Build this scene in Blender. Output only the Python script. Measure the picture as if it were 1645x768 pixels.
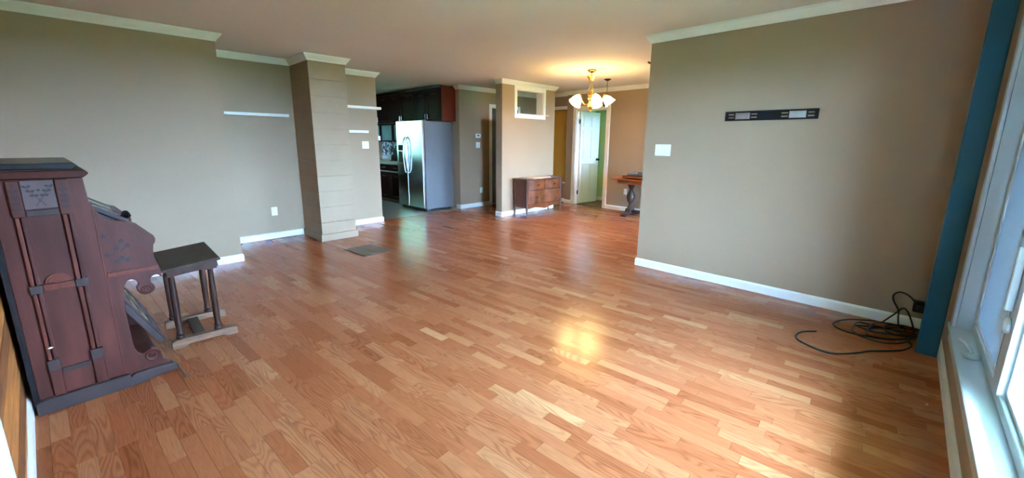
import bpy, bmesh, math, random
from mathutils import Vector, Matrix
random.seed(7)
R = math.radians
scene = bpy.context.scene
for o in list(bpy.data.objects): bpy.data.objects.remove(o)
COL = scene.collection

# ------------------------------------------------------------------ camera
CAM_H = 1.3685; F = 651.1; CY = 359.2
PITCH, YAW, ROLL = -0.1997, 0.8009, 0.0074
cam_d = bpy.data.cameras.new('camera'); cam = bpy.data.objects.new('camera', cam_d); COL.objects.link(cam)
fw = Vector((math.sin(YAW)*math.cos(PITCH), math.cos(YAW)*math.cos(PITCH), math.sin(PITCH)))
rt = Vector((math.cos(YAW), -math.sin(YAW), 0)); up = rt.cross(fw)
r_ = rt*math.cos(ROLL)+up*math.sin(ROLL); u_ = up*math.cos(ROLL)-rt*math.sin(ROLL)
mw = Matrix(((r_.x, u_.x, -fw.x, 0), (r_.y, u_.y, -fw.y, 0), (r_.z, u_.z, -fw.z, CAM_H), (0, 0, 0, 1)))
cam.matrix_world = mw
cam_d.sensor_fit = 'HORIZONTAL'; cam_d.sensor_width = 36; cam_d.lens = F/1645*36
cam_d.shift_x = 0; cam_d.shift_y = -(384-CY)/1645
cam_d.clip_start = 0.02; cam_d.clip_end = 300
scene.camera = cam

# ------------------------------------------------------------------ sky, exposure
world = bpy.data.worlds.new('overcast_sky'); scene.world = world; world.use_nodes = True
bg = world.node_tree.nodes['Background']
bg.inputs[0].default_value = (0.39, 0.615, 1.0, 1); bg.inputs[1].default_value = 10.6
vs = scene.view_settings
vs.view_transform = 'Standard'; vs.look = 'None'; vs.gamma = 1; vs.use_curve_mapping = False
vs.exposure = 4.36

# ------------------------------------------------------------------ helpers
class MB:
    def __init__(s): s.v = []; s.f = []
    def add(s, vs_, fs):
        n = len(s.v); s.v += [tuple(v) for v in vs_]; s.f += [tuple(i+n for i in f) for f in fs]; return s
    def box(s, x0, x1, y0, y1, z0, z1):
        if x1 < x0: x0, x1 = x1, x0
        if y1 < y0: y0, y1 = y1, y0
        if z1 < z0: z0, z1 = z1, z0
        return s.add([(x0,y0,z0),(x1,y0,z0),(x1,y1,z0),(x0,y1,z0),(x0,y0,z1),(x1,y0,z1),(x1,y1,z1),(x0,y1,z1)],
              [(0,3,2,1),(4,5,6,7),(0,1,5,4),(1,2,6,5),(2,3,7,6),(3,0,4,7)])
    def prism(s, poly, ax, a, b):
        # poly in the other two axes (in xyz order), extruded along ax from a to b
        def P(p, t):
            return {'x': (t, p[0], p[1]), 'y': (p[0], t, p[1]), 'z': (p[0], p[1], t)}[ax]
        n = len(poly)
        area = sum(poly[i][0]*poly[(i+1) % n][1]-poly[(i+1) % n][0]*poly[i][1] for i in range(n))
        pl = list(poly)
        ccw = area > 0
        if ax == 'y': ccw = not ccw
        if not ccw: pl = pl[::-1]
        vs_ = [P(p, min(a, b)) for p in pl]+[P(p, max(a, b)) for p in pl]
        fs = [tuple(range(n))[::-1], tuple(range(n, 2*n))]+[(i, (i+1) % n, n+(i+1) % n, n+i) for i in range(n)]
        return s.add(vs_, fs)
    def lathe(s, prof, c=(0,0,0), seg=20, ax='z'):
        # prof: (radius, height) from bottom to top, revolved about ax through c
        vs_ = []; fs = []; m = len(prof)
        for j in range(seg):
            a = 2*math.pi*j/seg
            for (r, h) in prof:
                p = (r*math.cos(a), r*math.sin(a), h)
                if ax == 'y': p = (p[0], h, -p[1])
                if ax == 'x': p = (h, p[0], p[1])
                vs_.append((p[0]+c[0], p[1]+c[1], p[2]+c[2]))
        for j in range(seg):
            k = (j+1) % seg
            for i in range(m-1):
                fs.append((j*m+i, k*m+i, k*m+i+1, j*m+i+1))
        if prof[0][0] > 1e-5: fs.append(tuple(j*m for j in range(seg))[::-1])
        if prof[-1][0] > 1e-5: fs.append(tuple(j*m+m-1 for j in range(seg)))
        return s.add(vs_, fs)
    def tube(s, pts, r, seg=8, closed=False):
        pts = [Vector(p) for p in pts]; n = len(pts); vs_ = []; fs = []
        prev = None
        for i, p in enumerate(pts):
            if closed: d = pts[(i+1) % n]-pts[i-1]
            else: d = pts[min(i+1, n-1)]-pts[max(i-1, 0)]
            d.normalize()
            if prev is None:
                a = Vector((0, 0, 1)) if abs(d.z) < .9 else Vector((1, 0, 0))
                q = d.cross(a).normalized()
            else:
                q = (prev-d*prev.dot(d)).normalized()
            prev = q; w = d.cross(q)
            rr = r[i] if isinstance(r, (list, tuple)) else r
            for j in range(seg):
                t = 2*math.pi*j/seg
                vs_.append(p+q*(rr*math.cos(t))+w*(rr*math.sin(t)))
        for i in range(n if closed else n-1):
            k = (i+1) % n
            for j in range(seg):
                fs.append((i*seg+j, i*seg+(j+1) % seg, k*seg+(j+1) % seg, k*seg+j))
        if not closed:
            fs.append(tuple(range(seg))[::-1]); fs.append(tuple((n-1)*seg+j for j in range(seg)))
        return s.add(vs_, fs)
    def xf(s, M): s.v = [tuple(M @ Vector(v)) for v in s.v]; return s
    def mesh(s, name):
        me = bpy.data.meshes.new(name); me.from_pydata(s.v, [], s.f); me.update()
        return me

def spline(pts, n=8, closed=False):
    pts = [Vector(p) for p in pts]; out = []; N = len(pts)
    for i in range(N if closed else N-1):
        g = (lambda k: pts[k % N]) if closed else (lambda k: pts[max(0, min(N-1, k))])
        a, b, c, d = g(i-1), g(i), g(i+1), g(i+2)
        for j in range(n):
            t = j/n
            out.append(0.5*((2*b)+(c-a)*t+(2*a-5*b+4*c-d)*t*t+(3*b-3*c+d-a)*t**3))
    if not closed: out.append(pts[-1])
    return out

def finish(o, mat, bevel, smooth, seg=2):
    if mat: o.data.materials.append(mat)
    bm = bmesh.new(); bm.from_mesh(o.data); bmesh.ops.recalc_face_normals(bm, faces=bm.faces[:]); bm.to_mesh(o.data); bm.free()
    if bevel:
        m = o.modifiers.new('bevel', 'BEVEL'); m.width = bevel; m.segments = seg; m.limit_method = 'ANGLE'; m.angle_limit = R(35)
        m.harden_normals = False
    if smooth:
        for p in o.data.polygons: p.use_smooth = True
        try:
            o.data.set_sharp_from_angle(angle=R(40))
        except Exception: pass
    return o
def part(name, mb, mat, parent=None, bevel=0, smooth=False, label=None, kind=None):
    o = bpy.data.objects.new(name, mb.mesh(name) if isinstance(mb, MB) else mb); COL.objects.link(o)
    if parent: o.parent = parent
    finish(o, mat, bevel, smooth)
    if label: o['label'] = label
    if kind: o['kind'] = kind
    return o
def thing(name, label, cat, loc=(0,0,0), rotz=0, group=None):
    o = bpy.data.objects.new(name, None); COL.objects.link(o); o.empty_display_size = .1
    o.location = loc; o.rotation_euler = (0, 0, rotz); o['label'] = label; o['category'] = cat
    if group: o['group'] = group
    return o
def solo(name, mb, mat, label, cat, loc=(0,0,0), rotz=0, group=None, bevel=0, smooth=False):
    o = part(name, mb, mat, None, bevel, smooth); o.location = loc; o.rotation_euler = (0, 0, rotz)
    o['label'] = label; o['category'] = cat
    if group: o['group'] = group
    return o
def struct(name, mb, mat, parent=None, bevel=0, smooth=False):
    o = part(name, mb, mat, parent, bevel, smooth)
    if not parent: o['kind'] = 'structure'
    return o
def sroot(name, loc=(0,0,0), rotz=0):
    o = bpy.data.objects.new(name, None); COL.objects.link(o); o.location = loc; o.rotation_euler = (0,0,rotz); o['kind'] = 'structure'; return o
def dup(root, loc=None, rotz=None, label=None):
    r = root.copy(); COL.objects.link(r)
    if loc is not None: r.location = loc
    if rotz is not None: r.rotation_euler = (0, 0, rotz)
    if label: r['label'] = label
    for ch in list(root.children):
        c = ch.copy(); COL.objects.link(c); c.parent = r
        for g in list(ch.children):
            d = g.copy(); COL.objects.link(d); d.parent = c
    return r

# ------------------------------------------------------------------ materials
def srgb(r, g, b):
    f = lambda c: (c/255/12.92) if c/255 <= .04045 else ((c/255+.055)/1.055)**2.4
    return (f(r), f(g), f(b), 1)
def mat(name, col, rough=.6, metal=0, var=.06, scale=6, bump=0, bscale=80, spec=.5, coat=0, stretch=None, emit=None, estr=0):
    m = bpy.data.materials.new(name); m.use_nodes = True; nt = m.node_tree; N = nt.nodes; L = nt.links
    b = N['Principled BSDF']; b.inputs['Roughness'].default_value = rough; b.inputs['Metallic'].default_value = metal
    b.inputs['Specular IOR Level'].default_value = spec
    if coat: b.inputs['Coat Weight'].default_value = coat; b.inputs['Coat Roughness'].default_value = .15
    tc = N.new('ShaderNodeTexCoord'); src = tc.outputs['Object']
    if stretch:
        mp = N.new('ShaderNodeMapping'); mp.inputs['Scale'].default_value = stretch; L.new(src, mp.inputs[0]); src = mp.outputs[0]
    nz = N.new('ShaderNodeTexNoise'); nz.inputs['Scale'].default_value = scale; nz.inputs['Detail'].default_value = 4; L.new(src, nz.inputs['Vector'])
    rp = N.new('ShaderNodeValToRGB'); L.new(nz.outputs['Fac'], rp.inputs[0])
    lo = tuple(max(0, c*(1-var)) for c in col[:3])+(1,); hi = tuple(min(1, c*(1+var)) for c in col[:3])+(1,)
    rp.color_ramp.elements[0].position = .3; rp.color_ramp.elements[1].position = .7
    rp.color_ramp.elements[0].color = lo; rp.color_ramp.elements[1].color = hi
    L.new(rp.outputs[0], b.inputs['Base Color'])
    if bump:
        n2 = N.new('ShaderNodeTexNoise'); n2.inputs['Scale'].default_value = bscale; n2.inputs['Detail'].default_value = 3; L.new(src, n2.inputs['Vector'])
        bp = N.new('ShaderNodeBump'); bp.inputs['Strength'].default_value = bump; bp.inputs['Distance'].default_value = .01
        L.new(n2.outputs['Fac'], bp.inputs['Height']); L.new(bp.outputs[0], b.inputs['Normal'])
    if emit:
        b.inputs['Emission Color'].default_value = emit; b.inputs['Emission Strength'].default_value = estr
    return m
TAN = srgb(165, 143, 117)
M_wall = mat('tan_wall_paint', TAN, .62, var=.035, scale=1.2, bump=.06, bscale=140, spec=.3)
M_block = mat('tan_painted_block', TAN, .65, var=.05, scale=3, bump=.12, bscale=90, spec=.3)
M_ceil = mat('ceiling_paint', srgb(232, 222, 212), .8, var=.02, scale=1.5, bump=.05, bscale=160, spec=.2)
M_trim = mat('white_trim_paint', srgb(236, 236, 230), .35, var=.015, scale=5)
M_vinyl = mat('sky_tinted_white_vinyl', srgb(180, 194, 201), .3, var=.01, scale=5)  # white vinyl with the bluish cast of sky light mixed into its colour
M_teal = mat('teal_paint', srgb(8, 92, 120), .5, var=.05, scale=3)
M_green = mat('green_wall_paint', srgb(182, 222, 160), .7, var=.03, scale=2)
M_ochre = mat('ochre_wall_paint', srgb(214, 162, 62), .7, var=.04, scale=2)
M_slab = mat('subfloor', srgb(96, 66, 44), .8)
M_ktile = mat('kitchen_floor_vinyl', srgb(150, 148, 146), .3, var=.12, scale=4)
M_btile = mat('brown_floor_tile', srgb(120, 98, 76), .4, var=.15, scale=5)
M_door = mat('white_door_paint', srgb(232, 236, 234), .4, var=.015, scale=4)
M_plate = mat('white_plastic', srgb(236, 238, 238), .35, var=.01)
M_black = mat('black_plastic', srgb(16, 16, 18), .45, var=.1)
M_blackmetal = mat('black_metal', srgb(14, 15, 20), .4, var=.1, metal=.3)
M_steelbits = mat('bright_steel', srgb(190, 192, 195), .3, var=.1, metal=.9)
M_brass = mat('brushed_brass', srgb(196, 160, 96), .25, metal=.9, var=.08)
M_bronze = mat('dark_bronze', srgb(70, 58, 44), .35, metal=.8, var=.1)
M_cherry = mat('dark_cherry_cabinet', srgb(40, 14, 13), .3, var=.35, scale=3, stretch=(6, 6, .6), spec=.08)
M_cherry2 = mat('cherry_end_panel', srgb(98, 32, 20), .3, var=.25, scale=3, stretch=(6, 6, .6))
M_counter = mat('pale_stone_counter', srgb(214, 216, 214), .25, var=.08, scale=30)
M_stain = mat('stainless_steel', srgb(196, 198, 200), .22, metal=1, var=.03, scale=3, stretch=(1, 40, 1))
M_fside = mat('grey_painted_steel', srgb(106, 110, 112), .62, metal=.0, spec=.15, var=.02, scale=8, bump=.03, bscale=220)
M_chrome = mat('satin_chrome', srgb(205, 208, 212), .2, metal=1, var=.03)
M_organ = mat('dark_mahogany', srgb(76, 39, 32), .42, spec=.2, var=.38, scale=2.2, stretch=(5, 5, .8), bump=.08, bscale=40)
M_organ_red = mat('red_mahogany', srgb(92, 46, 35), .42, spec=.2, var=.32, scale=3, stretch=(8, 8, .8), bump=.06, bscale=40)
M_organ_top = mat('mahogany_top', srgb(66, 34, 26), .3, spec=.2, var=.3, scale=3, stretch=(1, 1, 6))
M_organ_grey = mat('worn_grey_walnut', srgb(62, 50, 48), .4, spec=.2, var=.22, scale=8)
M_organ_panel = mat('weathered_panel', srgb(92, 72, 70), .5, spec=.2, var=.15, scale=8)
M_carve = mat('carved_groove', srgb(20, 11, 11), .6, var=.1)
M_pale = mat('pale_reflecting_panel', srgb(176, 170, 150), .5, var=.1, scale=14)  # pale tone stands in for light reflected off the lid panels
M_carpet = mat('faded_green_carpet', srgb(150, 142, 92), .9, var=.35, scale=22, bump=.3, bscale=300)
M_ebony = mat('ebony_knob', srgb(14, 13, 15), .3, var=.1)
M_bench = mat('dark_oak', srgb(58, 36, 27), .4, spec=.2, var=.35, scale=3, stretch=(5, 5, 1.2), bump=.1, bscale=60)
M_benchtop = mat('worn_oak_top', srgb(52, 38, 26), .45, spec=.2, var=.45, scale=9, stretch=(3, .8, 3), bump=.1, bscale=60)
M_runner = mat('scuffed_oak_runner', srgb(116, 80, 55), .6, var=.4, scale=10, stretch=(1, 5, 5), bump=.15, bscale=60)
M_vent = mat('brown_floor_register', srgb(112, 92, 72), .45, metal=.2, var=.06)
M_cable = mat('black_cable_rubber', srgb(22, 22, 24), .5, var=.1)
M_cloth = mat('white_table_runner', srgb(236, 230, 222), .9, var=.04, scale=40, bump=.2, bscale=400)
M_burl = mat('figured_walnut_veneer', srgb(112, 62, 34), .28, var=.55, scale=7, bump=.02, bscale=30, coat=.4)
M_dresser = mat('dark_walnut', srgb(84, 44, 28), .32, var=.3, scale=4, stretch=(5, 5, 1))
M_tbl = mat('red_brown_table_wood', srgb(150, 92, 56), .4, var=.25, scale=4, stretch=(4, 1, 4))
M_tbldark = mat('dark_table_wood', srgb(58, 46, 42), .4, var=.25, scale=5)
M_shade = mat('frosted_lamp_glass', srgb(250, 240, 214), .4, var=0, emit=(1, .67, .26, 1), estr=2.2)
M_grass = mat('lawn_grass', srgb(70, 92, 48), .9, var=.35, scale=1.2, spec=.1)
M_leaf = mat('hedge_leaves', srgb(104, 140, 92), .8, var=.4, scale=5)
M_skyblock = mat('sky_blocker_paint', srgb(214, 210, 202), .7)
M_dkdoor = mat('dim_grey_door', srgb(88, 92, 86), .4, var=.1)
M_speck = mat('white_paint_fleck', srgb(190, 184, 172), .7)

def glassmat(name, tint, gloss):
    m = bpy.data.materials.new(name); m.use_nodes = True; nt = m.node_tree; N = nt.nodes; L = nt.links
    N.remove(N['Principled BSDF'])
    t = N.new('ShaderNodeBsdfTransparent'); t.inputs[0].default_value = tint
    g = N.new('ShaderNodeBsdfGlossy'); g.inputs['Roughness'].default_value = .02
    mx = N.new('ShaderNodeMixShader'); mx.inputs[0].default_value = gloss; L.new(t.outputs[0], mx.inputs[1]); L.new(g.outputs[0], mx.inputs[2])
    L.new(mx.outputs[0], N['Material Output'].inputs[0]); return m
M_glass = glassmat('window_glass', (.96, .99, .985, 1), .04)
def screenmat():
    m = bpy.data.materials.new('insect_screen'); m.use_nodes = True; nt = m.node_tree; N = nt.nodes; L = nt.links
    b = N['Principled BSDF']; b.inputs['Base Color'].default_value = srgb(96, 112, 124); b.inputs['Roughness'].default_value = .6
    t = N.new('ShaderNodeBsdfTransparent'); mx = N.new('ShaderNodeMixShader'); mx.inputs[0].default_value = .86
    L.new(t.outputs[0], mx.inputs[1]); L.new(b.outputs[0], mx.inputs[2]); L.new(mx.outputs[0], N['Material Output'].inputs[0]); return m
M_screen = screenmat()
M_cabreflect = mat('cabinet_glass_reflection', srgb(150, 190, 200), .08, var=.12, scale=3, spec=.9)  # cyan window reflection put into the glass colour

def floormat():
    m = bpy.data.materials.new('laminate_plank_print'); m.use_nodes = True; nt = m.node_tree; N = nt.nodes; L = nt.links
    b = N['Principled BSDF']
    uv = N.new('ShaderNodeUVMap'); uv.uv_map = 'UVMap'
    at = N.new('ShaderNodeAttribute'); at.attribute_name = 'tone'
    # stretched noise whose contour lines draw the cathedral grain
    m1 = N.new('ShaderNodeMapping'); m1.inputs['Scale'].default_value = (1.7, 12.5, 1); L.new(uv.outputs[0], m1.inputs[0])
    n1 = N.new('ShaderNodeTexNoise'); n1.inputs['Scale'].default_value = 1; n1.inputs['Detail'].default_value = .6; n1.inputs['Distortion'].default_value = .3
    L.new(m1.outputs[0], n1.inputs['Vector'])
    mu = N.new('ShaderNodeMath'); mu.operation = 'MULTIPLY'; mu.inputs[1].default_value = 15; L.new(n1.outputs['Fac'], mu.inputs[0])
    fr = N.new('ShaderNodeMath'); fr.operation = 'FRACT'; L.new(mu.outputs[0], fr.inputs[0])
    gr = N.new('ShaderNodeValToRGB'); L.new(fr.outputs[0], gr.inputs[0])
    e = gr.color_ramp.elements; e[0].position = 0; e[0].color = (.70, .63, .58, 1); e[1].position = .38; e[1].color = (1.0, 1.0, 1.0, 1)
    x = e.new(.72); x.color = (1.02, 1.02, 1.02, 1); x = e.new(1.0); x.color = (.74, .68, .63, 1)
    # some boards are figured, others nearly plain
    fg_ = N.new('ShaderNodeMath'); fg_.operation = 'MULTIPLY_ADD'; L.new(at.outputs['Fac'], fg_.inputs[0]); fg_.inputs[1].default_value = 7.31; fg_.inputs[2].default_value = .17
    fg2 = N.new('ShaderNodeMath'); fg2.operation = 'FRACT'; L.new(fg_.outputs[0], fg2.inputs[0])
    fg3 = N.new('ShaderNodeMapRange'); L.new(fg2.outputs[0], fg3.inputs[0]); fg3.inputs[1].default_value = .15; fg3.inputs[2].default_value = .7; fg3.inputs[3].default_value = .2; fg3.inputs[4].default_value = 1
    # fine pores
    m2 = N.new('ShaderNodeMapping'); m2.inputs['Scale'].default_value = (12, 260, 1); L.new(uv.outputs[0], m2.inputs[0])
    n2 = N.new('ShaderNodeTexNoise'); n2.inputs['Scale'].default_value = 1; n2.inputs['Detail'].default_value = 3; L.new(m2.outputs[0], n2.inputs['Vector'])
    pr = N.new('ShaderNodeValToRGB'); L.new(n2.outputs['Fac'], pr.inputs[0])
    pr.color_ramp.elements[0].position = .3; pr.color_ramp.elements[0].color = (.86, .86, .86, 1); pr.color_ramp.elements[1].position = .62; pr.color_ramp.elements[1].color = (1.04, 1.04, 1.04, 1)
    tn = N.new('ShaderNodeValToRGB'); L.new(at.outputs['Fac'], tn.inputs[0])
    e = tn.color_ramp.elements; e[0].position = 0; e[0].color = srgb(152, 83, 48); e[1].position = 1; e[1].color = srgb(202, 148, 102)
    x = e.new(.35); x.color = srgb(171, 101, 62); x = e.new(.7); x.color = srgb(185, 122, 81)
    a1 = N.new('ShaderNodeMix'); a1.data_type = 'RGBA'; a1.blend_type = 'MULTIPLY'; a1.inputs[0].default_value = 1
    L.new(fg3.outputs[0], a1.inputs[0]); L.new(tn.outputs[0], a1.inputs[6]); L.new(gr.outputs[0], a1.inputs[7])
    a2 = N.new('ShaderNodeMix'); a2.data_type = 'RGBA'; a2.blend_type = 'MULTIPLY'; a2.inputs[0].default_value = 1
    L.new(a1.outputs[2], a2.inputs[6]); L.new(pr.outputs[0], a2.inputs[7])
    L.new(a2.outputs[2], b.inputs['Base Color'])
    b.inputs['Roughness'].default_value = .2; b.inputs['Specular IOR Level'].default_value = .33
    return m
M_floor = floormat()
def pinemat():
    m = mat('knotty_pine_board', srgb(188, 118, 56), .45, var=.45, scale=3.2, stretch=(6, .7, 6), bump=.1, bscale=30)
    return m
M_pine = pinemat()
M_pine2 = mat('dark_knotty_pine_board', srgb(128, 74, 36), .45, var=.5, scale=3.6, stretch=(6, .9, 6), bump=.1, bscale=30)
def mosaic():
    m = mat('mosaic_backsplash', srgb(200, 205, 205), .3)
    nt = m.node_tree; N = nt.nodes; L = nt.links
    v = N.new('ShaderNodeTexVoronoi'); v.inputs['Scale'].default_value = 24
    L.new(N['Texture Coordinate'].outputs['Object'], v.inputs['Vector'])
    rp = N.new('ShaderNodeValToRGB'); rp.color_ramp.interpolation = 'CONSTANT'; L.new(v.outputs['Color'], rp.inputs[0])
    e = rp.color_ramp.elements; e[0].color = srgb(40, 44, 46); e[1].position = .42; e[1].color = srgb(220, 226, 226)
    x = e.new(.7); x.color = srgb(120, 140, 146)
    L.new(rp.outputs[0], N['Principled BSDF'].inputs['Base Color']); return m
M_mosaic = mosaic()

# ------------------------------------------------------------------ dimensions of the house
H = 2.44; YW = -.325
XL, YL, YN, YE, XE = 1.066, 5.34, 6.30, 6.39, 3.386
XC1, XC2, YC = 2.08, 2.563, 5.641
XT, YT = 4.182, 2.073
XP1, XP2, YP, YPB = 5.186, 6.675, 5.293, 5.45
XG, YG = 5.187, 6.50
XD = 7.44
TH = R(3.8)                    # the pine wall and the floor boards run 3.8 degrees off the other walls

# ------------------------------------------------------------------ floors and ceiling
floor = struct('floor', MB().box(-1.0, XD+.12, YW-.15, YG, -.12, -.008), M_slab)
struct('floor_kitchen', MB().box(1.0, XG+.11, YG, 10.45, -.12, 0), M_ktile)
struct('floor_hall', MB().box(XG+.11, XD+.34, YG, 7.5, -.12, 0), M_btile)
struct('floor_back_room', MB().box(XD+.12, 9.0, 2.4, 6.7, -.12, -.002), M_btile)
struct('ceiling', MB().box(-1.0, 9.0, YW-.40, 10.45, H, H+.1), M_ceil)

def clip(poly, ax, val, keep_less):
    out = []
    for i in range(len(poly)):
        a, b = poly[i], poly[(i+1) % len(poly)]
        ia = (a[ax] <= val) == keep_less or a[ax] == val; ib = (b[ax] <= val) == keep_less or b[ax] == val
        if ia: out.append(a)
        if ia != ib:
            t = (val-a[ax])/(b[ax]-a[ax]); out.append((a[0]+t*(b[0]-a[0]), a[1]+t*(b[1]-a[1])))
    return out
def build_planks():
    c, s = math.cos(TH), math.sin(TH)
    toW = lambda p: (p[0]*c-p[1]*s, p[0]*s+p[1]*c)      # plank frame -> world
    toP = lambda p: (p[0]*c+p[1]*s, -p[0]*s+p[1]*c)
    inv = mw.inverted()
    def pix(P):
        q = inv @ Vector((P[0], P[1], 0))
        if q.z > -.05: return None
        return (822.5+F*q.x/-q.z, CY-F*q.y/-q.z)
    W = .0645; planks = []; rng = random.Random(3)
    n0, n1 = int(-1.2/W), int(8.4/W)
    for i in range(n0, n1):
        x0 = i*W; y = -1.4-rng.random()*.4
        while y < 7.2:
            ln = rng.choice((.27, .33, .40, .46))*(.92+.16*rng.random())
            poly = [toW(q) for q in ((x0, y), (x0+W, y), (x0+W, y+ln), (x0, y+ln))]
            rec = (x0, y, ln)
            y += ln
            for ax, v, kl in ((0, -.62, False), (0, XD, True), (1, YW-.1, False), (1, YG, True)):
                if poly: poly = clip(poly, ax, v, kl)
            if len(poly) < 3: continue
            mx_ = sum(p[0] for p in poly)/len(poly); my_ = sum(p[1] for p in poly)/len(poly)
            if my_ > YN and mx_ < XE and mx_ < 3.0: continue
            ps = [pix(p) for p in poly]; area = 0
            if all(ps):
                n = len(ps); area = abs(sum(ps[k][0]*ps[(k+1) % n][1]-ps[(k+1) % n][0]*ps[k][1] for k in range(n)))/2
                cxp = sum(p[0] for p in ps)/n; cyp = sum(p[1] for p in ps)/n
                if not (0 < cxp < 1645 and 0 < cyp < 768): area = 0
                if mx_ > XT-.01 and my_ < YT: area = 0
                if mx_ < XL and my_ > YL: area = 0
            planks.append((area, poly, rec, min(1, max(0, rng.gauss(.41, .19)))))
    planks.sort(key=lambda t: -t[0])
    def mesh_of(items, name):
        V = []; Fc = []; uvs = []; tones = []
        for (area, poly, rec, tone) in items:
            n = len(poly); b0 = len(V); g = .0005
            cx_ = sum(p[0] for p in poly)/n; cy_ = sum(p[1] for p in poly)/n
            pl = poly
            ar = sum(pl[k][0]*pl[(k+1) % n][1]-pl[(k+1) % n][0]*pl[k][1] for k in range(n))
            if ar < 0: pl = pl[::-1]
            def ins(p):
                d = Vector((cx_-p[0], cy_-p[1])); l = d.length or 1
                return (p[0]+math.copysign(min(g, abs(d.x)), d.x), p[1]+math.copysign(min(g, abs(d.y)), d.y))
            top = [ins(p) for p in pl]
            V += [(p[0], p[1], -.0079) for p in top]+[(p[0], p[1], 0) for p in top]
            o1, o2 = rng.random()*40, rng.random()*40
            fs = [tuple(range(b0+n, b0+2*n))]+[(b0+k, b0+(k+1) % n, b0+n+(k+1) % n, b0+n+k) for k in range(n)]
            for f in fs:
                Fc.append(f); tones.append(tone)
                for vi in f:
                    q = toP(V[vi][:2]); uvs.append((q[1]+o1, q[0]+o2))
        me = bpy.data.meshes.new(name); me.from_pydata(V, [], Fc)
        ul = me.uv_layers.new(name='UVMap')
        for k, u in enumerate(uvs): ul.data[k].uv = u
        a = me.attributes.new('tone', 'FLOAT', 'FACE')
        a.data.foreach_set('value', tones)
        me.materials.append(M_floor); me.update(); return me
    for it in planks[:300]:
        o = bpy.data.objects.new('plank', mesh_of([it], 'plank')); COL.objects.link(o); o.parent = floor
    o = bpy.data.objects.new('planks', mesh_of(planks[300:], 'planks')); COL.objects.link(o); o.parent = floor; o['kind'] = 'stuff'
build_planks()

# ------------------------------------------------------------------ walls
def wall_y(name, x0, x1, y0, y1, holes, m, z0=0, z1=H):
    """wall slab along x with rectangular holes (xa, xb, za, zb)"""
    mb = MB(); xs = x0
    for (xa, xb, za, zb) in sorted(holes):
        if xa > xs: mb.box(xs, xa, y0, y1, z0, z1)
        if za > z0: mb.box(xa, xb, y0, y1, z0, za)
        if zb < z1: mb.box(xa, xb, y0, y1, zb, z1)
        xs = xb
    if xs < x1: mb.box(xs, x1, y0, y1, z0, z1)
    return struct(name, mb, m)
def wall_x(name, x0, x1, y0, y1, holes, m, z0=0, z1=H):
    mb = MB(); ys = y0
    for (ya, yb, za, zb) in sorted(holes):
        if ya > ys: mb.box(x0, x1, ys, ya, z0, z1)
        if za > z0: mb.box(x0, x1, ya, yb, z0, za)
        if zb < z1: mb.box(x0, x1, ya, yb, zb, z1)
        ys = yb
    if ys < y1: mb.box(x0, x1, ys, y1, z0, z1)
    return struct(name, mb, m)
WX0, WX1, WZ0, WZ1 = 1.35, 3.34, .34, 2.08          # living room window opening
DX0, DX1, DZ0, DZ1 = 6.0, 7.0, .25, 2.08          # dining room window opening (behind the right wall)
struct('wall_left', MB().box(-1.0, XL, YL, 6.45, 0, H), M_wall)
struct('wall_alcove', MB().box(XL, XC2-.1, YN, 6.45, 0, H), M_wall)
struct('wall_shelves', MB().box(XC2-.1, XE, YE, YG, 0, H), M_wall)
struct('wall_right', MB().box(XT, XT+.12, YW, YT, 0, H), M_wall)
wall_y('wall_window', -1.0, XT+.06, YW-.40, YW, [(WX0, WX1, WZ0-.022, WZ1)], M_wall)  # outer thickness added out of view to cut oblique window light
wall_y('wall_dining', XT+.06, XD+.12, YW-.40, YW, [(DX0, DX1, DZ0, DZ1)], M_wall)
wall_x('wall_far', XD, XD+.12, YW, 5.55, [(4.55, 5.29, 0, 2.035)], M_wall)
wall_x('wall_recess', XD+.12, XD+.24, 5.55, 6.6, [(5.64, 6.3, .46, 2.08)], M_wall)
struct('wall_ochre', MB().box(XD+.26, XD+.34, 5.56, 6.6, 0, H), M_ochre)
wall_y('wall_hall', XG+.11, XD+.24, YG, YG+.1, [(6.06, 6.86, 0, 2.06)], M_wall)
struct('wall_hall_end', MB().box(XG, XG+.11, YG, YG+.13, 0, H), M_wall)
wall_y('wall_partition', XP1, XP2, YP, YPB, [(5.56, 6.30, 1.865, 2.295)], M_wall)
struct('wall_kitchen_right', MB().box(XG, XG+.11, YG+.13, 10.45, 0, H), M_wall)
wall_y('wall_kitchen_back', 1.1, XG, 10.3, 10.45, [(1.9, 3.0, 1.05, 2.05)], M_wall)
struct('wall_kitchen_left', MB().box(1.0, 1.1, 6.45, 10.45, 0, H), M_wall)
struct('wall_hall_back', MB().box(XG+.11, XD+.34, 7.4, 7.5, 0, H), M_wall)
struct('wall_hall_side', MB().box(XD+.24, XD+.34, 6.6, 7.4, 0, H), M_wall)
struct('wall_green', MB().box(8.42, 8.52, 3.5, 5.55, 0, H).box(XD+.12, 8.42, 5.46, 5.54, 0, H), M_green)
wall_y('wall_green_side', XD+.12, 8.42, 3.5, 3.6, [(7.8, 8.2, 1.0, 2.0)], M_green)  # unseen side set close so its added opening lights the green wall
wood = sroot('wall_pine', (-.372, 2.77, 0), TH)
part('backing', MB().box(-.12, -.016, -3.3, 3.0, 0, H), M_slab, wood)
nb = 23; bh = H/nb
for k in range(nb):
    zz = .0+k*bh
    me = MB().box(-.016, 0, -3.3, 3.0, zz+.003, zz+bh-.003)
    part('board', me, M_pine2 if k % 3 == 1 else M_pine, wood, bevel=.005)
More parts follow.
